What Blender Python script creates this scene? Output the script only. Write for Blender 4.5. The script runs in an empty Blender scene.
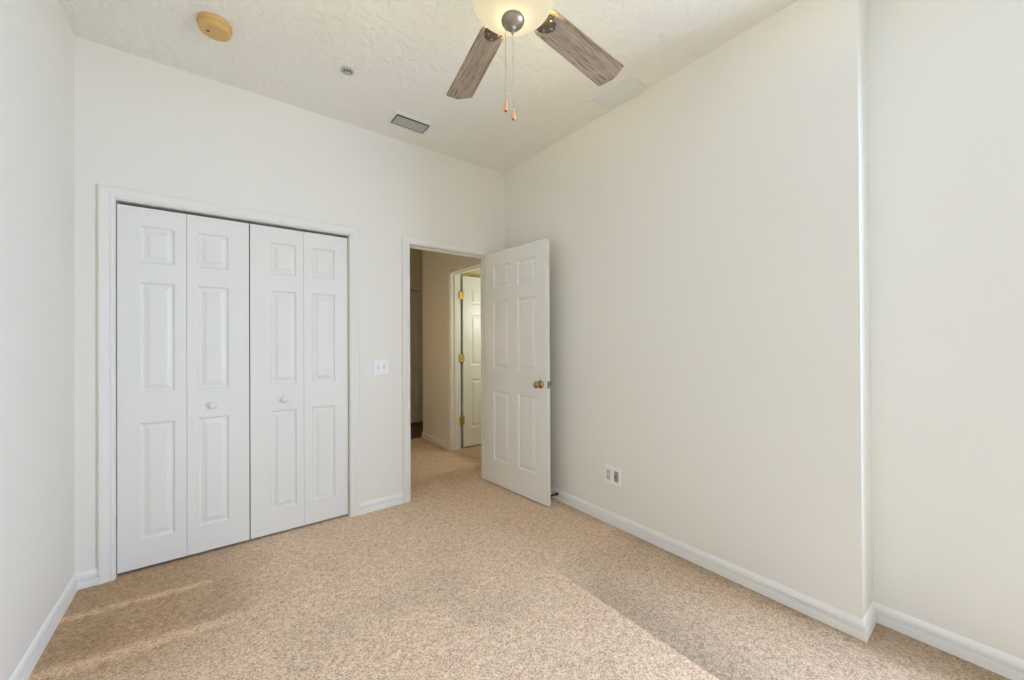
import bpy, bmesh, math, random
from mathutils import Vector, Matrix
random.seed(4)
S = bpy.context.scene
COL = S.collection

# ------------------------------------------------------------------ camera, world, lights, exposure
def make_camera():
    yaw, pitch, roll = -0.65195, 0.00401, -0.005
    cy, sy = math.cos(yaw), math.sin(yaw)
    r = Vector((cy, sy, 0)); f = Vector((-sy, cy, 0)); u = Vector((0, 0, 1))
    f2 = f*math.cos(pitch) + u*math.sin(pitch)
    u2 = -f*math.sin(pitch) + u*math.cos(pitch)
    r3 = r*math.cos(roll) + u2*math.sin(roll)
    u3 = -r*math.sin(roll) + u2*math.cos(roll)
    cam = bpy.data.cameras.new('camera')
    cam.sensor_width = 36.0
    cam.lens = 387.068*36.0/1024.0
    cam.clip_start = 0.02
    o = bpy.data.objects.new('camera', cam)
    m = Matrix((r3, u3, -f2)).transposed().to_4x4()
    m.translation = Vector((-2.18177, -2.96976, 1.27163))
    o.matrix_world = m
    COL.objects.link(o)
    S.camera = o
make_camera()

W = bpy.data.worlds.new('sky'); S.world = W
W.use_nodes = True
bg = W.node_tree.nodes['Background']
bg.inputs['Color'].default_value = (0.62, 0.78, 1.0, 1)
bg.inputs['Strength'].default_value = 1.0

def area(name, loc, rot, sx, sy, power, color):
    l = bpy.data.lights.new(name, 'AREA'); l.shape = 'RECTANGLE'
    l.size = sx; l.size_y = sy; l.energy = power; l.color = color
    o = bpy.data.objects.new(name, l); o.location = loc; o.rotation_euler = rot
    COL.objects.link(o); return o
def point(name, loc, power, color, radius):
    l = bpy.data.lights.new(name, 'POINT'); l.energy = power; l.color = color; l.shadow_soft_size = radius
    o = bpy.data.objects.new(name, l); o.location = loc
    COL.objects.link(o); return o
# daylight through the unseen window, added and aimed to brighten the left wall
area('window_daylight', (0.72, -3.62, 1.45), (math.radians(84), 0, math.radians(70)), 1.35, 2.0, 385, (0.55, 0.70, 1.03))
# unseen warm fill added in the hallway, daylight in the room across the hall
point('hall_fill', (-1.0, 1.0, 1.35), 4.6, (1.0, 0.66, 0.30), 0.08)
point('side_room_lamp', (0.80, 0.40, 1.6), 19.0, (0.93, 0.98, 1.0), 0.12)

S.view_settings.view_transform = 'Standard'
S.view_settings.look = 'None'
S.view_settings.gamma = 1.0
S.view_settings.use_curve_mapping = False
S.view_settings.exposure = -0.40
S.cycles.max_bounces = 14
S.cycles.diffuse_bounces = 10
S.cycles.sample_clamp_indirect = 6.0

H = 2.8735
XL, YB, YN = -2.768, 0.0, -4.30          # left wall, closet wall, window wall
YJ, XJ = -2.559, 0.19                     # where the right wall steps back, and to where
CX0, CX1 = -2.617, -1.4125                # closet opening
EX0, EX1 = -0.945, -0.204                # bedroom door opening
HY0, HY1 = 0.410, 1.066                  # door opening in the hall's right wall
OT = 2.054                               # head of the openings
OTE, OTH = 2.060, 2.075

# ------------------------------------------------------------------ materials
def mat(name, color=(.8, .8, .8), rough=.5, metal=0.0):
    m = bpy.data.materials.new(name); m.use_nodes = True
    b = m.node_tree.nodes['Principled BSDF']
    b.inputs['Base Color'].default_value = (*color, 1)
    b.inputs['Roughness'].default_value = rough
    b.inputs['Metallic'].default_value = metal
    return m
def nd(m, t, **kw):
    n = m.node_tree.nodes.new(t)
    for k, v in kw.items(): setattr(n, k, v)
    return n
def ln(m, a, b): m.node_tree.links.new(a, b)
def coords(m, scale=(1, 1, 1)):
    tc = nd(m, 'ShaderNodeTexCoord'); mp = nd(m, 'ShaderNodeMapping')
    mp.inputs['Scale'].default_value = scale
    ln(m, tc.outputs['Object'], mp.inputs['Vector'])
    return mp.outputs['Vector']
def bump_noise(m, scale, strength, dist=.002, detail=3, stretch=(1, 1, 1), lo=None, hi=None):
    v = coords(m, stretch)
    n = nd(m, 'ShaderNodeTexNoise'); n.inputs['Scale'].default_value = scale; n.inputs['Detail'].default_value = detail
    ln(m, v, n.inputs['Vector'])
    out = n.outputs['Fac']
    if lo is not None:
        r = nd(m, 'ShaderNodeMapRange'); r.inputs['From Min'].default_value = lo; r.inputs['From Max'].default_value = hi
        ln(m, out, r.inputs['Value']); out = r.outputs['Result']
    b = nd(m, 'ShaderNodeBump'); b.inputs['Strength'].default_value = strength; b.inputs['Distance'].default_value = dist
    ln(m, out, b.inputs['Height'])
    ln(m, b.outputs['Normal'], m.node_tree.nodes['Principled BSDF'].inputs['Normal'])
    return out

M = {}
M['wall'] = mat('wall_paint', (.80, .776, .695), .55); bump_noise(M['wall'], 55, .12, .003, 4)
M['ceiling'] = mat('ceiling_knockdown', (.84, .818, .745), .7); bump_noise(M['ceiling'], 22, .45, .006, 4, (1, 1, 1), .46, .56)
M['trim'] = mat('trim_enamel', (.79, .775, .71), .35)
M['baseboard'] = mat('baseboard_enamel', (.84, .825, .775), .35)
M['door'] = mat('door_enamel', (.78, .768, .705), .38); bump_noise(M['door'], 60, .12, .0012, 3, (1, 1, .08))
M['plastic'] = mat('white_plastic', (.84, .84, .81), .3)
M['almond'] = mat('tan_plastic', (.38, .30, .17), .4)
M['slot'] = mat('dark_slot', (.03, .03, .03), .6)
M['toggle'] = mat('toggle_grey', (.62, .61, .57), .35)  # greyer plastic for switch slots, screws and the receptacle
M['dark'] = mat('closet_shade', (.05, .045, .04), .8)  # near-black colour carries the shade inside the closet
M['steel'] = mat('brushed_nickel', (.34, .29, .225), .42, 1.0)
M['chain'] = mat('chain_metal', (.42, .40, .36), .35, 1.0)
M['bronze'] = mat('aged_bronze', (.16, .13, .10), .45, .8)
M['brass'] = mat('polished_brass', (.78, .57, .22), .22, 1.0)
M['oldbrass'] = mat('aged_brass', (.40, .31, .16), .22, 1.0)
M['fob'] = mat('fob_wood', (.72, .38, .20), .4)
M['yellowed'] = mat('yellowed_plastic', (.63, .40, .145), .45)
M['vent'] = mat('vent_enamel', (.74, .74, .68), .45)
M['slat'] = mat('louvre_enamel', (.50, .51, .46), .45)
M['ventdark'] = mat('duct_shade', (.10, .11, .09), .8)
M['plate'] = mat('cover_plate', (.76, .765, .735), .5)
M['spring'] = mat('dark_spring', (.05, .05, .05), .35, .8)
M['rubber'] = mat('black_rubber', (.02, .02, .02), .7)
M['sidewall'] = mat('side_room_paint', (.60, .55, .32), .6)
M['hallwood'] = mat('hall_wood', (.14, .085, .035), .5); bump_noise(M['hallwood'], 30, .1, .001, 3, (1, .1, 1))

def glass():
    m = bpy.data.materials.new('window_glass'); m.use_nodes = True
    nt = m.node_tree; nt.nodes.clear()
    o = nt.nodes.new('ShaderNodeOutputMaterial'); t = nt.nodes.new('ShaderNodeBsdfTransparent'); g = nt.nodes.new('ShaderNodeBsdfGlossy')
    g.inputs['Roughness'].default_value = .02
    x = nt.nodes.new('ShaderNodeMixShader'); x.inputs[0].default_value = .06
    nt.links.new(t.outputs[0], x.inputs[1]); nt.links.new(g.outputs[0], x.inputs[2]); nt.links.new(x.outputs[0], o.inputs[0])
    return m
M['glass'] = glass()

def bowl_glass():
    m = bpy.data.materials.new('frosted_lamp_glass'); m.use_nodes = True
    nt = m.node_tree; nt.nodes.clear()
    o = nt.nodes.new('ShaderNodeOutputMaterial')
    t = nt.nodes.new('ShaderNodeBsdfTranslucent'); t.inputs['Color'].default_value = (.0110, .0124, .030, 1)
    d = nt.nodes.new('ShaderNodeBsdfDiffuse'); d.inputs['Color'].default_value = (.5, .46, .38, 1)
    g = nt.nodes.new('ShaderNodeBsdfGlossy'); g.inputs['Roughness'].default_value = .25
    e = nt.nodes.new('ShaderNodeEmission'); e.inputs['Color'].default_value = (1.0, .84, .56, 1); e.inputs['Strength'].default_value = .70
    x = nt.nodes.new('ShaderNodeMixShader'); x.inputs[0].default_value = .25
    y = nt.nodes.new('ShaderNodeMixShader'); y.inputs[0].default_value = .05
    a = nt.nodes.new('ShaderNodeAddShader')
    nt.links.new(t.outputs[0], x.inputs[1]); nt.links.new(d.outputs[0], x.inputs[2])
    nt.links.new(x.outputs[0], y.inputs[1]); nt.links.new(g.outputs[0], y.inputs[2])
    nt.links.new(y.outputs[0], a.inputs[0]); nt.links.new(e.outputs[0], a.inputs[1]); nt.links.new(a.outputs[0], o.inputs[0])
    return m
M['bowl'] = bowl_glass()

def blade_wood():
    m = mat('weathered_wood', (.3, .25, .2), .55)
    v = coords(m, (1.2, 16, 16))
    n = nd(m, 'ShaderNodeTexNoise'); n.inputs['Scale'].default_value = 6; n.inputs['Detail'].default_value = 6; n.inputs['Distortion'].default_value = 1.2
    ln(m, v, n.inputs['Vector'])
    r = nd(m, 'ShaderNodeValToRGB')
    el = r.color_ramp.elements
    el[0].position = .30; el[0].color = (.085, .056, .033, 1)
    el[1].position = .72; el[1].color = (.44, .345, .235, 1)
    e = el.new(.45); e.color = (.265, .20, .133, 1)
    e = el.new(.58); e.color = (.355, .275, .185, 1)
    ln(m, n.outputs['Fac'], r.inputs['Fac'])
    ln(m, r.outputs['Color'], m.node_tree.nodes['Principled BSDF'].inputs['Base Color'])
    return m
M['blade'] = blade_wood()

def carpet():
    m = mat('carpet_pile', (.5, .36, .25), .95)
    b = m.node_tree.nodes['Principled BSDF']
    b.inputs['Sheen Weight'].default_value = .15
    b.inputs['Specular IOR Level'].default_value = .1
    tc = nd(m, 'ShaderNodeTexCoord'); V = tc.outputs['Object']
    def noise(scale, detail=2, rough=.5):
        n = nd(m, 'ShaderNodeTexNoise'); n.inputs['Scale'].default_value = scale; n.inputs['Detail'].default_value = detail
        n.inputs['Roughness'].default_value = rough
        ln(m, V, n.inputs['Vector']); return n.outputs['Fac']
    def math_(op, a, b_=None, c=None):
        n = nd(m, 'ShaderNodeMath', operation=op)
        for i, x in enumerate((a, b_, c)):
            if x is None: continue
            if isinstance(x, (int, float)): n.inputs[i].default_value = x
            else: ln(m, x, n.inputs[i])
        return n.outputs[0]
    def smooth(val, lo, hi):
        n = nd(m, 'ShaderNodeMapRange', interpolation_type='SMOOTHSTEP')
        n.inputs['From Min'].default_value = lo; n.inputs['From Max'].default_value = hi
        ln(m, val, n.inputs['Value']); return n.outputs['Result']
    vor = nd(m, 'ShaderNodeTexVoronoi'); vor.inputs['Scale'].default_value = 170; vor.inputs['Randomness'].default_value = 1.0
    ln(m, V, vor.inputs['Vector'])
    vs_ = nd(m, 'ShaderNodeSeparateXYZ'); ln(m, vor.outputs['Color'], vs_.inputs[0])
    fine = math_('ADD', math_('ADD', math_('MULTIPLY', vs_.outputs[0], .20), math_('MULTIPLY', noise(130, 3, .75), .58)), math_('MULTIPLY', noise(34, 2, .5), .22))
    ramp = nd(m, 'ShaderNodeValToRGB'); el = ramp.color_ramp.elements
    el[0].position = .26; el[0].color = (.19, .12, .075, 1)
    el[1].position = .74; el[1].color = (1.0, .86, .66, 1)
    e = el.new(.44); e.color = (.62, .43, .285, 1)
    e = el.new(.56); e.color = (.84, .62, .435, 1)
    ln(m, fine, ramp.inputs['Fac'])
    sep = nd(m, 'ShaderNodeSeparateXYZ'); ln(m, V, sep.inputs[0])
    wob = math_('MULTIPLY', math_('SUBTRACT', noise(6, 3), .5), .14)
    wob2 = math_('MULTIPLY', math_('SUBTRACT', noise(40, 2), .5), .05)
    wj = math_('ADD', wob, wob2)
    X = math_('ADD', sep.outputs[0], wj); Y = math_('ADD', sep.outputs[1], wj)
    Xs = math_('ADD', sep.outputs[0], math_('MULTIPLY', wob2, .35))
    # nap brushed the other way: strip by the left wall, with the crests the vacuum left
    leftz = math_('SUBTRACT', 1.0, smooth(X, -2.45, -1.75))
    farz = smooth(Y, -1.25, -.55)
    nap1 = math_('MULTIPLY', leftz, farz)
    # band to the right of the vacuum seam
    seam_y = math_('SUBTRACT', 1.0, smooth(Y, -1.75, -1.5))
    nap2 = math_('MULTIPLY', math_('MULTIPLY', smooth(Xs, -.690, -.682), math_('SUBTRACT', 1.0, smooth(X, -.68, -.36))), seam_y)
    nap4 = math_('MULTIPLY', smooth(Xs, -.690, -.682), math_('SUBTRACT', 1.0, smooth(Y, -1.6, -1.2)))
    # darker pile along the right wall and in the step
    nap3 = smooth(X, -.13, .02)
    blot = smooth(noise(2.2, 3), .50, .68)
    dark = math_('ADD', math_('MULTIPLY', nap1, .44), math_('MULTIPLY', nap3, .16))
    dark2 = math_('ADD', math_('MULTIPLY', nap2, .20), math_('MULTIPLY', blot, .11))
    dark2 = math_('ADD', dark2, math_('MULTIPLY', nap4, .15))
    dark2 = math_('ADD', dark2, math_('MULTIPLY', nap3, .16))
    def crest(y0, wdt, x1):
        d = math_('ABSOLUTE', math_('SUBTRACT', math_('ADD', math_('ADD', sep.outputs[1], math_('MULTIPLY', wj, .35)), math_('MULTIPLY', sep.outputs[0], .10)), y0))
        return math_('MULTIPLY', math_('SUBTRACT', 1.0, smooth(d, 0, wdt)), math_('SUBTRACT', 1.0, smooth(X, x1-.3, x1)))
    cr = math_('ADD', crest(-.565, .045, -2.05), crest(-.965, .06, -1.95))
    crs = math_('MULTIPLY', cr, .28)
    comb = nd(m, 'ShaderNodeCombineXYZ')
    for i, k in enumerate((.82, 1.0, 1.28)):
        ln(m, math_('MULTIPLY', math_('ADD', math_('SUBTRACT', math_('SUBTRACT', 1.0, math_('MULTIPLY', dark, k)), dark2), crs), (1.0, 1.02, 1.0)[i]), comb.inputs[i])
    mul = nd(m, 'ShaderNodeVectorMath', operation='MULTIPLY')
    ln(m, ramp.outputs['Color'], mul.inputs[0]); ln(m, comb.outputs[0], mul.inputs[1])
    ln(m, mul.outputs[0], b.inputs['Base Color'])
    bp = nd(m, 'ShaderNodeBump'); bp.inputs['Strength'].default_value = .5; bp.inputs['Distance'].default_value = .008
    ln(m, fine, bp.inputs['Height'])
    ln(m, bp.outputs['Normal'], b.inputs['Normal'])
    return m
M['carpet'] = carpet()

# ------------------------------------------------------------------ mesh helpers
def box(bm, x0, x1, y0, y1, z0, z1):
    vs = [bm.verts.new(p) for p in ((x0,y0,z0),(x1,y0,z0),(x1,y1,z0),(x0,y1,z0),(x0,y0,z1),(x1,y0,z1),(x1,y1,z1),(x0,y1,z1))]
    for f in ((0,3,2,1),(4,5,6,7),(0,1,5,4),(1,2,6,5),(2,3,7,6),(3,0,4,7)):
        bm.faces.new([vs[i] for i in f])
    return vs
def link(name, bm, m, parent=None, smooth=False, bevel=0.0, segs=2, fix=True):
    if fix: bmesh.ops.recalc_face_normals(bm, faces=bm.faces)
    if smooth:
        for f in bm.faces: f.smooth = True
    me = bpy.data.meshes.new(name); bm.to_mesh(me); bm.free()
    me.materials.append(m)
    o = bpy.data.objects.new(name, me); COL.objects.link(o)
    if parent: o.parent = parent
    if bevel:
        b = o.modifiers.new('bevel', 'BEVEL'); b.width = bevel; b.segments = segs; b.limit_method = 'ANGLE'; b.angle_limit = math.radians(40)
    return o
def lathe(bm, prof, n=40, mtx=None, cap=True):
    """prof = [(r, z)...] turned about local Z"""
    rings = []
    for r, z in prof:
        if r < 1e-6:
            rings.append([bm.verts.new((0, 0, z))])
        else:
            rings.append([bm.verts.new((r*math.cos(2*math.pi*i/n), r*math.sin(2*math.pi*i/n), z)) for i in range(n)])
    for a, b in zip(rings, rings[1:]):
        for i in range(n):
            j = (i+1) % n
            if len(a) == 1 and len(b) == 1: continue
            if len(a) == 1: bm.faces.new((a[0], b[i], b[j]))
            elif len(b) == 1: bm.faces.new((a[i], a[j], b[0]))
            else: bm.faces.new((a[i], a[j], b[j], b[i]))
    if cap:
        for rg in (rings[0], rings[-1]):
            if len(rg) > 1: bm.faces.new(rg)
    if mtx is not None:
        for rg in rings:
            for v in rg: v.co = mtx @ v.co
def empty(name, loc=(0, 0, 0), rz=0.0):
    o = bpy.data.objects.new(name, None); o.location = loc; o.rotation_euler = (0, 0, rz)
    o.empty_display_size = .05
    COL.objects.link(o); return o
def tag(o, label, cat, group=None, kind=None):
    o['label'] = label; o['category'] = cat
    if group: o['group'] = group
    if kind: o['kind'] = kind
    return o
def struct(name, bm, m, label=None, cat=None, **kw):
    o = link(name, bm, m, **kw); o['kind'] = 'structure'
    if label: o['label'] = label; o['category'] = cat
    return o

# ------------------------------------------------------------------ room shell
bm = bmesh.new(); box(bm, -2.92, 2.0, -4.45, 1.87, -.06, 0)
struct('floor', bm, M['carpet'], 'tan speckled cut-pile carpet with vacuum marks', 'carpet')
bm = bmesh.new(); box(bm, -1.32, 2.0, 1.87, 2.95, -.06, -.004)
struct('floor_hall', bm, M['hallwood'], 'dark brown hall floor beyond the edge of the carpet', 'floor')
bm = bmesh.new(); box(bm, -2.92, 2.0, -4.45, 2.95, H, H+.08)
struct('ceiling', bm, M['ceiling'], 'off-white knockdown-textured ceiling', 'ceiling')

bm = bmesh.new(); box(bm, XL-.12, XL, -4.42, .12, 0, H)
struct('wall_left', bm, M['wall'], 'plain off-white wall at the left beside the closet wall', 'wall')
J = .018
bm = bmesh.new()
box(bm, XL, CX0-J, 0, .10, 0, H); box(bm, CX0-J, CX1+J, 0, .10, OT+J, H)
box(bm, CX1+J, EX0-J, 0, .10, 0, H); box(bm, EX0-J, EX1+J, 0, .10, OTE+J, H); box(bm, EX1+J, 0, 0, .10, 0, H)
struct('wall_back', bm, M['wall'], 'off-white wall holding the white closet doors and the bedroom doorway', 'wall')
bm = bmesh.new(); box(bm, 0, XJ, YJ, .12, 0, H)
struct('wall_right', bm, M['wall'], 'long blank off-white wall behind the open door', 'wall')
VY0, VY1, VZ0, VZ1 = -3.95, -3.02, .35, 2.3
bm = bmesh.new(); box(bm, XJ, XJ+.12, -4.42, VY0, 0, H); box(bm, XJ, XJ+.12, VY1, YJ+.12, 0, H)
box(bm, XJ, XJ+.12, VY0, VY1, 0, VZ0); box(bm, XJ, XJ+.12, VY0, VY1, VZ1, H)
struct('wall_recess', bm, M['wall'], 'wall set back beyond the step at the right edge', 'wall')
bm = bmesh.new(); box(bm, XL, XJ, -4.42, YN, 0, H)
struct('wall_front', bm, M['wall'], 'plain wall opposite the closet', 'wall')
# unseen window added in the set-back wall to let light in
for wname, wloc, wrz, hw, hh, wlab in (('unseen_window_1', (XJ+.06, (VY0+VY1)/2, VZ0), math.pi/2, (VY1-VY0)/2, VZ1-VZ0, 'tall unseen white sash window added in the set-back wall past the step'),):
  wroot = empty(wname, wloc, wrz); tag(wroot, wlab, 'window', kind='structure')
  bm = bmesh.new()
  box(bm, -hw, -hw+.05, -.03, .03, 0, hh); box(bm, hw-.05, hw, -.03, .03, 0, hh)
  box(bm, -hw+.05, hw-.05, -.03, .03, 0, .05); box(bm, -hw+.05, hw-.05, -.03, .03, hh-.05, hh)
  box(bm, -hw+.05, hw-.05, -.02, .02, hh/2-.02, hh/2+.02)
  link('window_frame', bm, M['trim'], wroot)
  bm = bmesh.new(); box(bm, -hw+.05, hw-.05, -.003, .003, .05, hh-.05); link('pane', bm, M['glass'], wroot)
  bm = bmesh.new(); box(bm, -hw-.03, hw+.03, .061, .10, -.03, 0); link('window_sill', bm, M['trim'], wroot, bevel=.006)

# hallway, room across the hall, closet interior
bm = bmesh.new()
box(bm, 0, .12, .12, HY0-J, 0, H); box(bm, 0, .12, HY0-J, HY1+J, OTH+J, H); box(bm, 0, .12, HY1+J, 1.85, 0, H)
struct('wall_hall_right', bm, M['wall'], 'hall wall carrying the switch and the side doorway', 'wall')
bm = bmesh.new(); box(bm, -1.32, -1.2, .10, 2.95, 0, H)
struct('wall_hall_left', bm, M['wall'], 'hall wall on the closet side', 'wall')
FX0, FX1, FY = .155, .885, 2.72
bm = bmesh.new()
box(bm, -1.2, FX0-J, FY, FY+.12, 0, H); box(bm, FX0-J, FX1+J, FY, FY+.12, OT+.03+J, H); box(bm, FX1+J, 2.0, FY, FY+.12, 0, H); box(bm, -1.2, 2.0, FY+.12, FY+.20, 0, H)
struct('wall_hall_end', bm, M['wall'], 'wall at the far end of the hall', 'wall')
bm = bmesh.new(); box(bm, .12, 1.9, 1.145, 1.85, 0, H)
struct('wall_side_room_back', bm, M['sidewall'], 'yellowish wall of the room across the hall', 'wall')
bm = bmesh.new(); box(bm, 1.9, 2.0, .0, 2.72, 0, H)
struct('wall_side_room_end', bm, M['sidewall'], 'end wall of the room across the hall', 'wall')
bm = bmesh.new(); box(bm, XJ, 1.9, 0, .12, 0, H)
struct('wall_side_room_front', bm, M['sidewall'], 'near wall of the room across the hall', 'wall')
bm = bmesh.new()
box(bm, XL, -1.32, .72, .80, 0, H); box(bm, XL-.12, XL, .12, .80, 0, H)
struct('wall_closet', bm, M['dark'], 'inside of the closet', 'wall')

# baseboards
BP = [(0, 0), (.0150, 0), (.0150, .036), (.0140, .0375), (.0060, .0385), (.0060, .0415), (.0125, .0425), (.0128, .0480), (.0055, .0490), (.0055, .0525), (.0110, .0535), (.0105, .064), (.0075, .074), (.004, .080), (0, .083)]
def baseboard(name, a, b, n, e0=0, e1=0, label=None, prof=BP):
    """run from a to b along a wall face whose normal is n; e0/e1: +1 mitre for an outside corner, -1 for an inside corner, 0 square"""
    a = Vector((*a, 0)); b = Vector((*b, 0)); n = Vector((*n, 0)); d = (b-a).normalized()
    bm = bmesh.new()
    r0 = [bm.verts.new(a + n*y + Vector((0, 0, z)) - d*(y*e0)) for y, z in prof]
    r1 = [bm.verts.new(b + n*y + Vector((0, 0, z)) + d*(y*e1)) for y, z in prof]
    k = len(prof)
    for i in range(k):
        j = (i+1) % k
        bm.faces.new((r0[i], r0[j], r1[j], r1[i]))
    bm.faces.new(r0); bm.faces.new(r1)
    return struct(name, bm, M['baseboard'], label, 'baseboard')
baseboard('baseboard_left', (XL, YN), (XL, 0), (1, 0), 0, -1, 'white baseboard along the left wall')
baseboard('baseboard_back_left', (XL, 0), (-2.673, 0), (0, -1), -1, 0, 'short white baseboard between the left wall and closet')
baseboard('baseboard_back', (-1.352, 0), (-1.010, 0), (0, -1), 0, 0, 'white baseboard between the closet and the doorway')
baseboard('baseboard_back_right', (-.137, 0), (0, 0), (0, -1), 0, -1, 'short white baseboard behind the open door')
baseboard('baseboard_right', (0, 0), (0, YJ), (-1, 0), -1, 1, 'long white baseboard along the blank right wall')
baseboard('baseboard_step', (0, YJ), (XJ, YJ), (0, -1), 1, -1, 'short white baseboard on the step in the right wall')
baseboard('baseboard_recess', (XJ, YJ), (XJ, YN), (-1, 0), -1, 0, 'white baseboard of the set-back wall past the step')
baseboard('baseboard_hall', (0, 1.85), (0, HY1+.064), (-1, 0), 1, 0, 'baseboard along the hall wall under the switch')
baseboard('baseboard_hall_corner', (1.9, 1.85), (0, 1.85), (0, 1), 0, 1, 'baseboard around the hall corner')

# casings and jambs
CP = [(0, 0), (.0, .009), (.004, .012), (.012, .0125), (.016, .010), (.030, .013), (.044, .016), (.055, .0165), (.060, .013), (.060, 0)]
def casing(name, x0, x1, ztop, depth, mtx, label, stop=.055, head_stop=True):
    """casing on the face y=0 (towards -y) around x0..x1, plus jambs and stop running to y=depth"""
    bm = bmesh.new()
    rows = [[bm.verts.new(p) for p in ((x0-.005-u, -d, 0), (x0-.005-u, -d, ztop+.005+u), (x1+.005+u, -d, ztop+.005+u), (x1+.005+u, -d, 0))] for u, d in CP]
    k = len(rows)
    for i in range(k-1):
        for j in range(3):
            bm.faces.new((rows[i][j], rows[i+1][j], rows[i+1][j+1], rows[i][j+1]))
    for j in range(3):
        bm.faces.new((rows[k-1][j], rows[0][j], rows[0][j+1], rows[k-1][j+1]))
    bm.faces.new([r[0] for r in rows]); bm.faces.new([r[3] for r in rows])
    t = .017
    box(bm, x0-t, x0, .0, depth, 0, ztop+t); box(bm, x1, x1+t, .0, depth, 0, ztop+t); box(bm, x0, x1, .0, depth, ztop, ztop+t)
    if stop:
        s = .011
        box(bm, x0, x0+s, stop, stop+.035, 0, ztop); box(bm, x1-s, x1, stop, stop+.035, 0, ztop); box(bm, x0+s, x1-s, stop, stop+.035, ztop-s, ztop)
    # casing on the far face
    if depth > .05:
        y = depth
        for (a, b, c, d) in ((x0-.065, x0-.005, 0, ztop+.065), (x1+.005, x1+.065, 0, ztop+.065), (x0-.005, x1+.005, ztop+.005, ztop+.065)):
            box(bm, a, b, y, y+.012, c, d)
    for v in bm.verts: v.co = mtx @ v.co
    return struct(name, bm, M['trim'], label, 'door casing')
I4 = Matrix.Identity(4)
casing('trim_1', CX0, CX1, OT, .10, I4, 'white moulded casing around the closet doors', stop=None)
casing('trim_2', EX0, EX1, OTE, .10, I4, 'white casing around the open bedroom doorway')
# hall opening: local x runs along -Y (seen from the hall), face towards -X
MH = Matrix.Translation((0, 0, 0)) @ Matrix(((0, 1, 0, 0), (-1, 0, 0, 0), (0, 0, 1, 0), (0, 0, 0, 1)))
casing('trim_3', -HY1, -HY0, OTH, .12, MH, 'white casing of the doorway across the hall', stop=.045)
casing('trim_4', FX0, FX1, OT+.03, .12, Matrix.Translation((0, FY, 0)), 'casing around the dark door at the hall end', stop=.06)

# ------------------------------------------------------------------ panel doors
RINGS = [(0, 0), (.002, .003), (.006, .008), (.011, .0105), (.018, .0105), (.034, .0055), (.037, .005), (.039, .0015), (.041, .001)]
def panel_door(bm, w, z0, z1, t, cols, rows):
    xs = sorted({0, w, *[c for p in cols for c in p]}); zs = sorted({z0, z1, *[c for p in rows for c in p]})
    for side in (0, 1):
        def P(x, z, d): return bm.verts.new((x, d if side == 0 else t-d, z))
        for a, b in zip(xs, xs[1:]):
            for c, d in zip(zs, zs[1:]):
                if (a, b) in cols and (c, d) in rows:
                    prev = None
                    for ins, dep in RINGS:
                        cur = [P(a+ins, c+ins, dep), P(b-ins, c+ins, dep), P(b-ins, d-ins, dep), P(a+ins, d-ins, dep)]
                        if prev:
                            for i in range(4): bm.faces.new((prev[i], prev[(i+1) % 4], cur[(i+1) % 4], cur[i]))
                        prev = cur
                    bm.faces.new(prev)
                else:
                    bm.faces.new((P(a, c, 0), P(b, c, 0), P(b, d, 0), P(a, d, 0)))
    for x in (0, w):
        bm.faces.new([bm.verts.new(q) for q in ((x, 0, z0), (x, t, z0), (x, t, z1), (x, 0, z1))])
    for z in (z0, z1):
        bm.faces.new([bm.verts.new(q) for q in ((0, 0, z), (w, 0, z), (w, t, z), (0, t, z))])
    bmesh.ops.remove_doubles(bm, verts=bm.verts, dist=1e-5)
def lathe_y(bm, prof, at, n=32, sign=-1):
    """turned about an axis along local -y (sign -1) starting at 'at'"""
    m = Matrix.Translation(at) @ Matrix.Rotation(math.radians(90 if sign < 0 else -90), 4, 'X')
    lathe(bm, prof, n, m)

# bifold closet doors
BROWS = [(.170, .822), (.997, 1.615), (1.726, 1.934)]
def bifold(name, x0, mirror, label, tilt=0.0):
    root = empty(name, (x0, .020, 0)); tag(root, label, 'closet door', kind='structure')
    L = .2925 if not mirror else .307
    for k in (0, 1):
        outer = (k == 0) != mirror        # leaf next to the jamb
        c = (.0895, .2385) if (k == 0) else (.050, .199)
        if mirror: c = (.112, .261) if k == 0 else (.050, .199)
        w = (L if k == 0 else .5995-L if not mirror else .596-L) - .0016
        bm = bmesh.new(); panel_door(bm, w, 0.016, 2.037, .035, [c], BROWS)
        leaf = link('leaf', bm, M['door'], root); leaf.location = (k*L + .0008, 0, 0)
        if not outer:
            bm = bmesh.new()
            kx = (.122 if not mirror else .190)
            lathe_y(bm, [(.010, 0), (.009, .008), (.011, .012), (.0185, .017), (.0195, .022), (.0165, .028), (.008, .031), (0, .0315)], (kx, 0, .893))
            link('knob', bm, M['trim'], leaf, smooth=True)
    return root
bifold('door_1', -2.6145, False, 'left pair of white bifold closet doors, nearer the corner')
bifold('door_2', -2.011, True, 'right pair of white bifold closet doors, nearer the light switch')

ROWS6 = [(.235, .815), (.985, 1.60), (1.72, 1.925)]
def knob_set(parent, at, m, sign=-1):
    bm = bmesh.new()
    lathe_y(bm, [(.033, 0), (.033, .004), (.028, .008), (.013, .010), (.011, .022), (.014, .028), (.024, .036), (.0275, .046), (.0255, .056), (.017, .062), (.008, .0635), (0, .064)], at, 36, sign)
    return link('knob', bm, m, parent, smooth=True)
def hinge_mesh(bm, x, y, z, leafdir=(1, 1)):
    lathe(bm, [(.0065, z-.045), (.0065, z+.045)], 14, Matrix.Translation((x, y, 0)))
    lathe(bm, [(.0, z+.045), (.005, z+.047), (.004, z+.052), (0, z+.054)], 14, Matrix.Translation((x, y, 0)), cap=False)

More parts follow.
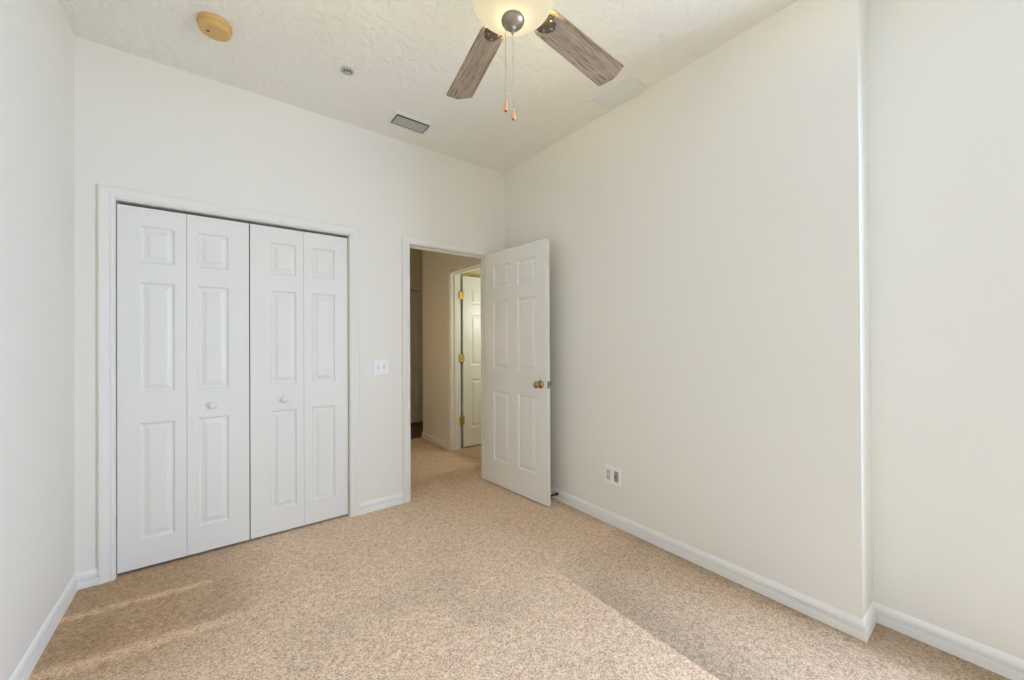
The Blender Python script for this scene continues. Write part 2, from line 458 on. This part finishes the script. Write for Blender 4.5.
# open bedroom door
DW = .762
ang = math.atan2(-.760, .053)
droot = empty('door_3', (-.230, -.019, 0), ang)
tag(droot, 'white six-panel bedroom door standing open with a brass knob', 'door', kind='structure')
bm = bmesh.new(); panel_door(bm, DW, .012, 2.060, .035, [(.112, .328), (.434, .650)], [(.228, .836), (1.035, 1.628), (1.748, 1.942)])
leaf = link('leaf', bm, M['door'], droot)
knob_set(droot, (DW-.065, 0, .938), M['oldbrass'])
knob_set(droot, (DW-.065, .035, .938), M['oldbrass'], 1)
bm = bmesh.new(); box(bm, DW, DW+.0015, .005, .030, .910, .966)
box(bm, DW+.0015, DW+.011, .011, .024, .928, .948)
link('latch_plate', bm, M['steel'], droot, bevel=.001)
for z in (.25, 1.03, 1.82):
    bm = bmesh.new(); hinge_mesh(bm, -.004, .043, z); box(bm, .0, .03, .0352, .037, z-.044, z+.044)
    link('hinge', bm, M['brass'], droot)

# door of the room across the hall, opened against its far jamb
hroot = empty('door_4', (.160, 1.058, 0)); tag(hroot, 'white door swung open inside the doorway across the hall', 'door', kind='structure')
bm = bmesh.new(); panel_door(bm, .64, .015, 2.060, .035, [(.105, .275), (.365, .535)], ROWS6)
link('leaf', bm, M['door'], hroot)
knob_set(hroot, (.575, 0, .965), M['oldbrass'])
for z in (.33, 1.08, 1.825):
    bm = bmesh.new(); hinge_mesh(bm, -.010, -.004, z); box(bm, -.050, -.016, -.006, .006, z-.045, z+.045); box(bm, -.004, .012, -.004, -.0005, z-.045, z+.045)
    link('hinge', bm, M['brass'], hroot)

# dark door at the end of the hall
froot = empty('door_5', (FX0+.003, FY+.02, 0)); tag(froot, 'dim six-panel door at the far end of the hall', 'door', kind='structure')
bm = bmesh.new(); panel_door(bm, FX1-FX0-.006, .02, 2.065, .035, [(.105, .305), (.415, .615)], [(.24, .84), (1.01, 1.63), (1.755, 1.955)])
link('leaf', bm, M['door'], froot)
knob_set(froot, (FX1-FX0-.07, 0, .965), M['oldbrass'])

# ------------------------------------------------------------------ ceiling fan
FC = (-1.361, -1.908)
fan = empty('ceiling_fan', (FC[0], FC[1], H)); tag(fan, 'five-blade ceiling fan with weathered wood blades and a lit frosted bowl', 'ceiling fan')
ZB = 2.4745 - H
bm = bmesh.new(); lathe(bm, [(.066, 0), (.066, -.012), (.060, -.030), (.040, -.052), (.022, -.062), (.0, -.062)], 40)
link('canopy', bm, M['steel'], fan, smooth=True)
bm = bmesh.new(); lathe(bm, [(.0125, -.06), (.0125, -.28)], 20); link('downrod', bm, M['steel'], fan, smooth=True)
bm = bmesh.new(); lathe(bm, [(.0, -.25), (.028, -.25), (.034, -.27), (.085, -.285), (.112, -.305), (.118, -.34), (.112, -.375), (.088, -.398), (.062, -.405), (0, -.405)], 48)
link('motor_housing', bm, M['steel'], fan, smooth=True)
bm = bmesh.new(); lathe(bm, [(.040, -.400), (.036, -.404), (.030, -.408), (.022, -.412), (.016, -.416), (0, -.416)], 48)
link('light_fitter', bm, M['steel'], fan, smooth=True)
# blades
def blade_outline():
    pts = []
    r0, r1, w0, w1 = .135, .626, .054, .067
    pts += [(r0, -w0*.7), (r0+.03, -w0)]
    pts += [(r1-.03, -w1), (r1-.018, -w1*.985)]
    # ogee tip
    for t in (-.86, -.62, -.42, -.2, 0, .2, .42, .62, .86):
        pts.append((r1 + .010*math.cos(t*math.pi*.95) - .006, t*w1))
    pts += [(r1-.018, w1*.985), (r1-.03, w1), (r0+.03, w0), (r0, w0*.7)]
    return pts
def make_blade(phi):
    bm = bmesh.new()
    o = blade_outline()
    lo = [bm.verts.new((x, y, -.003)) for x, y in o]; hi = [bm.verts.new((x, y, .003)) for x, y in o]
    bm.faces.new(lo); bm.faces.new(hi)
    for i in range(len(o)):
        j = (i+1) % len(o); bm.faces.new((lo[i], lo[j], hi[j], hi[i]))
    b = link('blade', bm, M['blade'], fan, bevel=.0015)
    b.location = (0, 0, ZB); b.rotation_euler = (math.radians(-11), 0, math.radians(phi))
    bm = bmesh.new()
    # scalloped iron on the underside of the blade, its arm running back to the motor
    sc = [(.085, -.016), (.135, -.020), (.148, -.034), (.172, -.037), (.187, -.028), (.200, -.026), (.208, -.012), (.216, 0),
          (.208, .012), (.200, .026), (.187, .028), (.172, .037), (.148, .034), (.135, .020), (.085, .016)]
    lo = [bm.verts.new((x, y, -.0095)) for x, y in sc]; hi = [bm.verts.new((x, y, -.0032)) for x, y in sc]
    bm.faces.new(lo); bm.faces.new(hi)
    for i in range(len(sc)):
        j = (i+1) % len(sc); bm.faces.new((lo[i], lo[j], hi[j], hi[i]))
    link('blade_bracket', bm, M['bronze'], b, bevel=.0015)
    for (sx, sy) in ((.177, -.022), (.177, .022), (.202, 0)):
        bm = bmesh.new(); lathe(bm, [(.0, -.013), (.0035, -.0125), (.0052, -.0105), (.0052, -.0095)], 14, Matrix.Translation((sx, sy, 0)))
        link('screw', bm, M['steel'], b, smooth=True)
for k in range(5): make_blade((5.2, 78.0, 152.0, 223.0, 294.0)[k])
# bowl
ZR, ZBOT, RB = -.414, -.471, .141
bm = bmesh.new()
outer = []; inner = []
for i in range(15):
    a = i/14*math.pi/2
    outer.append((RB*math.cos(a)**.8 if i < 14 else 0.0, ZR - (ZR-ZBOT)*math.sin(a)))
prof = [(RB-.004, ZR+.004), (RB, ZR+.004)] + outer
for r, z in reversed(outer):
    prof.append((max(0, r-.004) if r > .004 else 0.0, z+.004 if z < ZR-.001 else z+.004))
lathe(bm, outer, 56, cap=False)
bl = link('light_bowl', bm, M['bowl'], fan, smooth=True)
lamp = point('bulb', (FC[0], FC[1], H-.462), 42.0, (1.0, .78, .17), .05)
lamp.parent = fan; lamp.location = (0.006, 0.012, -.444)
bm = bmesh.new()
ZF = ZBOT - .012
lathe(bm, [(.0, ZF+.018), (.010, ZF+.017), (.038, ZF+.004), (.041, ZF-.002), (.038, ZF-.012), (.028, ZF-.022), (.012, ZF-.028), (.0060, ZF-.033), (.0075, ZF-.039), (.0055, ZF-.045), (.003, ZF-.052), (0, ZF-.054)], 36)
link('finial', bm, M['steel'], fan, smooth=True)
def pull_chain(dx, dy, ztop, zfob, label):
    bm = bmesh.new()
    lathe(bm, [(.0006, 0), (.0006, zfob-ztop)], 8)
    z = 0
    while z > zfob-ztop:
        bmesh.ops.create_icosphere(bm, subdivisions=1, radius=.00135, matrix=Matrix.Translation((0, 0, z)))
        z -= .0042
    c = link('pull_chain', bm, M['chain'], fan, smooth=True); c.location = (dx, dy, ztop)
    c['label'] = label
    bm = bmesh.new()
    L = zfob-ztop
    lathe(bm, [(0, L+.002), (.0030, L+.001), (.0038, L-.004), (.0058, L-.016), (.0078, L-.026), (.0076, L-.032), (.005, L-.0355), (0, L-.0355)], 24)
    f = link('fob', bm, M['fob'], c, smooth=True)
    bm = bmesh.new(); lathe(bm, [(.0042, L-.0350), (.0042, L-.0385), (0, L-.039)], 16)
    link('fob_tip', bm, M['bronze'], c, smooth=True)
# image-left is camera-left: (-.795, .606) sideways
pull_chain(-.0250, .0100, -.494, 2.105-H, 'shorter chain with a peach wooden fob')
pull_chain(.0, -.0005, -.537, 2.080-H, 'longer chain with a peach wooden fob')

# ------------------------------------------------------------------ things on the ceiling
sd = empty('smoke_detector', (-2.187, -.534, H)); tag(sd, 'yellowed round smoke detector on the ceiling', 'smoke detector')
bm = bmesh.new(); lathe(bm, [(0, 0), (.070, 0), (.072, -.004), (.072, -.016), (.069, -.021), (0, -.021)], 56); link('base', bm, M['yellowed'], sd, bevel=.001)
bm = bmesh.new(); lathe(bm, [(0, -.020), (.066, -.020), (.0655, -.040), (.063, -.045), (.057, -.047), (0, -.047)], 56); link('cover', bm, M['yellowed'], sd, smooth=False, bevel=.001)
bm = bmesh.new(); lathe(bm, [(0, -.047), (.006, -.047), (.006, -.049), (0, -.0495)], 16, Matrix.Translation((-.026, .004, 0))); o = link('indicator', bm, M['slot'], sd)
bm = bmesh.new(); lathe(bm, [(0, -.047), (.010, -.047), (.0095, -.0495), (0, -.0495)], 20, Matrix.Translation((-.012, -.020, 0))); link('test_button', bm, M['yellowed'], sd)

sp = empty('sprinkler_head', (-1.566, -.577, H)); tag(sp, 'small recessed fire sprinkler on the ceiling between smoke detector and vent', 'sprinkler')
bm = bmesh.new(); lathe(bm, [(.022, 0), (.038, 0), (.038, -.003), (.034, -.006), (.024, -.006), (.022, -.002)], 40, cap=False); link('escutcheon', bm, M['slat'], sp, smooth=True)
bm = bmesh.new(); lathe(bm, [(0, -.001), (.022, -.001), (.022, -.002), (.008, -.003), (.007, -.011), (.0, -.011)], 24); link('body', bm, M['steel'], sp, smooth=True)
bm = bmesh.new()
for s in (-1, 1): box(bm, s*.010-.002, s*.010+.002, -.003, .003, -.014, -.002)
box(bm, -.012, .012, -.003, .003, -.016, -.014)
link('yoke', bm, M['vent'], sp)
bm = bmesh.new()
for k in range(8):
    a = k*math.pi/4; m = Matrix.Rotation(a, 4, 'Z')
    vs = box(bm, .004, .016, -.003, .003, -.0182, -.0165)
    for v in vs: v.co = m @ v.co
lathe(bm, [(0, -.0162), (.007, -.0162), (.007, -.0186), (0, -.0186)], 20)
link('deflector', bm, M['slat'], sp)

av = empty('air_vent', (-1.052, -.276, H)); tag(av, 'white rectangular air vent on the ceiling above the doorway', 'air vent')
hx, hy = .150, .092
bm = bmesh.new()
fr = [(hx, hy, 0), (hx, hy, -.003), (hx-.010, hy-.010, -.009), (hx-.024, hy-.022, -.009), (hx-.024, hy-.022, -.001)]
rows = [[bm.verts.new((sx*a, sy*b, c)) for sx, sy in ((-1, -1), (1, -1), (1, 1), (-1, 1))] for a, b, c in fr]
for a, b in zip(rows, rows[1:]):
    for i in range(4): bm.faces.new((a[i], a[(i+1) % 4], b[(i+1) % 4], b[i]))
link('frame', bm, M['vent'], av)
bm = bmesh.new(); box(bm, -hx+.02, hx-.02, -hy+.02, hy-.02, -.0035, -.0005); link('duct_opening', bm, M['ventdark'], av)  # flat dark panel stands for the shade up in the duct
for k in range(5):
    bm = bmesh.new(); y = -.0430 + k*.0210
    vs = box(bm, -hx+.034, hx-.034, -.0098, .0098, -.0008, .0008)
    m = Matrix.Translation((0, y, -.0095)) @ Matrix.Rotation(math.radians(7), 4, 'X')
    for v in vs: v.co = m @ v.co
    link('slat', bm, M['slat'], av)

cp = empty('cover_plate', (-.120, -1.407, H)); tag(cp, 'plain white blank cover plate on the ceiling beside a fan blade', 'cover plate')
bm = bmesh.new(); box(bm, -.099, .099, -.153, .153, -.008, 0); link('plate', bm, M['plate'], cp, bevel=.004)
for sy in (-1, 1):
    bm = bmesh.new(); lathe(bm, [(0, -.0105), (.003, -.010), (.0045, -.008)], 14, Matrix.Translation((0, sy*.135, 0))); link('screw', bm, M['plate'], cp, smooth=True)

# ------------------------------------------------------------------ things on the walls
def plate(bm, w, h, t=.006):
    a = [(w/2, h/2, 0), (w/2, h/2, -t*.4), (w/2-.004, h/2-.004, -t)]
    rows = [[bm.verts.new((sx*x, y, sz*z)) for sx, sz in ((-1, -1), (1, -1), (1, 1), (-1, 1))] for x, z, y in a]
    for p, q in zip(rows, rows[1:]):
        for i in range(4): bm.faces.new((p[i], p[(i+1) % 4], q[(i+1) % 4], q[i]))
    bm.faces.new(rows[0]); bm.faces.new(rows[-1])
def toggle_switch(parent, x, up=True, y=-.006):
    bm = bmesh.new(); box(bm, x-.0065, x+.0065, y-.0012, y+.0004, -.0135, .0135); link('switch_slot', bm, M['toggle'], parent)
    bm = bmesh.new(); vs = box(bm, -.0045, .0045, -.014, 0, -.004, .004)
    m = Matrix.Translation((x, y-.0005, .0)) @ Matrix.Rotation(math.radians(-28 if up else 28), 4, 'X')
    for v in vs: v.co = m @ v.co
    link('toggle', bm, M['plastic'], parent, bevel=.001)
    for z in (-.030, .030):
        bm = bmesh.new(); lathe_y(bm, [(.0032, 0), (.003, .0012), (0, .0016)], (x, y, z), 12); link('screw', bm, M['toggle'], parent)
ls = empty('light_switch', (-1.180, 0, 1.080)); tag(ls, 'white double toggle light switch between closet and doorway', 'light switch')
bm = bmesh.new(); plate(bm, .116, .120); link('plate', bm, M['plastic'], ls)
toggle_switch(ls, -.023, True); toggle_switch(ls, .023, False)
hs = empty('light_switch', (0, 1.614, 1.115), -math.pi/2); tag(hs, 'single light switch on the dim hall wall past the doorway', 'light switch')
bm = bmesh.new(); plate(bm, .072, .118); link('plate', bm, M['plastic'], hs)
toggle_switch(hs, 0, True)

wo = empty('wall_outlet', (0, -1.260, .343), -math.pi/2); tag(wo, 'white two-gang wall plate with outlet and tan cable jack', 'wall outlet')
bm = bmesh.new(); plate(bm, .134, .122, .012); link('plate', bm, M['plastic'], wo)
bm = bmesh.new(); box(bm, -.052, -.014, -.0135, -.011, -.036, .036); rec = link('receptacle', bm, M['toggle'], wo, bevel=.001)
for z in (-.020, .020):
    bm = bmesh.new()
    for dx in (-.0065, .0065): box(bm, -.033+dx-.0012, -.033+dx+.0012, -.0142, -.0132, z-.004, z+.005)
    lathe_y(bm, [(.0026, 0), (.0026, .0008)], (-.033, -.0134, z-.010), 12)
    link('slot', bm, M['slot'], rec)
bm = bmesh.new(); box(bm, .016, .050, -.0135, -.011, -.036, .036); jack = link('cable_plate', bm, M['almond'], wo, bevel=.001); jack['label'] = 'tan insert with a dark cable jack'
bm = bmesh.new(); lathe_y(bm, [(.0062, 0), (.0062, .004), (.0048, .0045), (.0048, .012), (0, .012)], (.030, -.0135, 0), 6); link('jack', bm, M['bronze'], jack)

# door stop on the baseboard behind the open door
dstop = empty('door_stop', (-.0125, -.715, .049), -math.pi/2); tag(dstop, 'dark spring door stop on the baseboard behind the open door', 'door stop')
bm = bmesh.new(); lathe_y(bm, [(.013, 0), (.013, .003), (.008, .007), (0, .007)], (0, 0, 0), 24); link('flange', bm, M['spring'], dstop, smooth=True)
bm = bmesh.new()
# coil spring
n, turns, R, rr = 220, 16, .0058, .0013
prev = None
for i in range(n+1):
    t = i/n; a = t*turns*2*math.pi
    c = Vector((R*math.cos(a), -.006-.058*t, R*math.sin(a))); ra = Vector((math.cos(a), 0, math.sin(a)))
    ring = [bm.verts.new(c + ra*(rr*math.cos(b)) + Vector((0, 1, 0))*(rr*math.sin(b))) for b in (0, math.pi/3*1, math.pi/3*2, math.pi, math.pi/3*4, math.pi/3*5)]
    if prev:
        for k in range(6): bm.faces.new((prev[k], prev[(k+1) % 6], ring[(k+1) % 6], ring[k]))
    prev = ring
link('spring', bm, M['spring'], dstop, smooth=True)
bm = bmesh.new(); lathe_y(bm, [(0, .062), (.0075, .062), (.008, .072), (.006, .077), (0, .078)], (0, 0, 0), 20); link('rubber_tip', bm, M['rubber'], dstop, smooth=True)
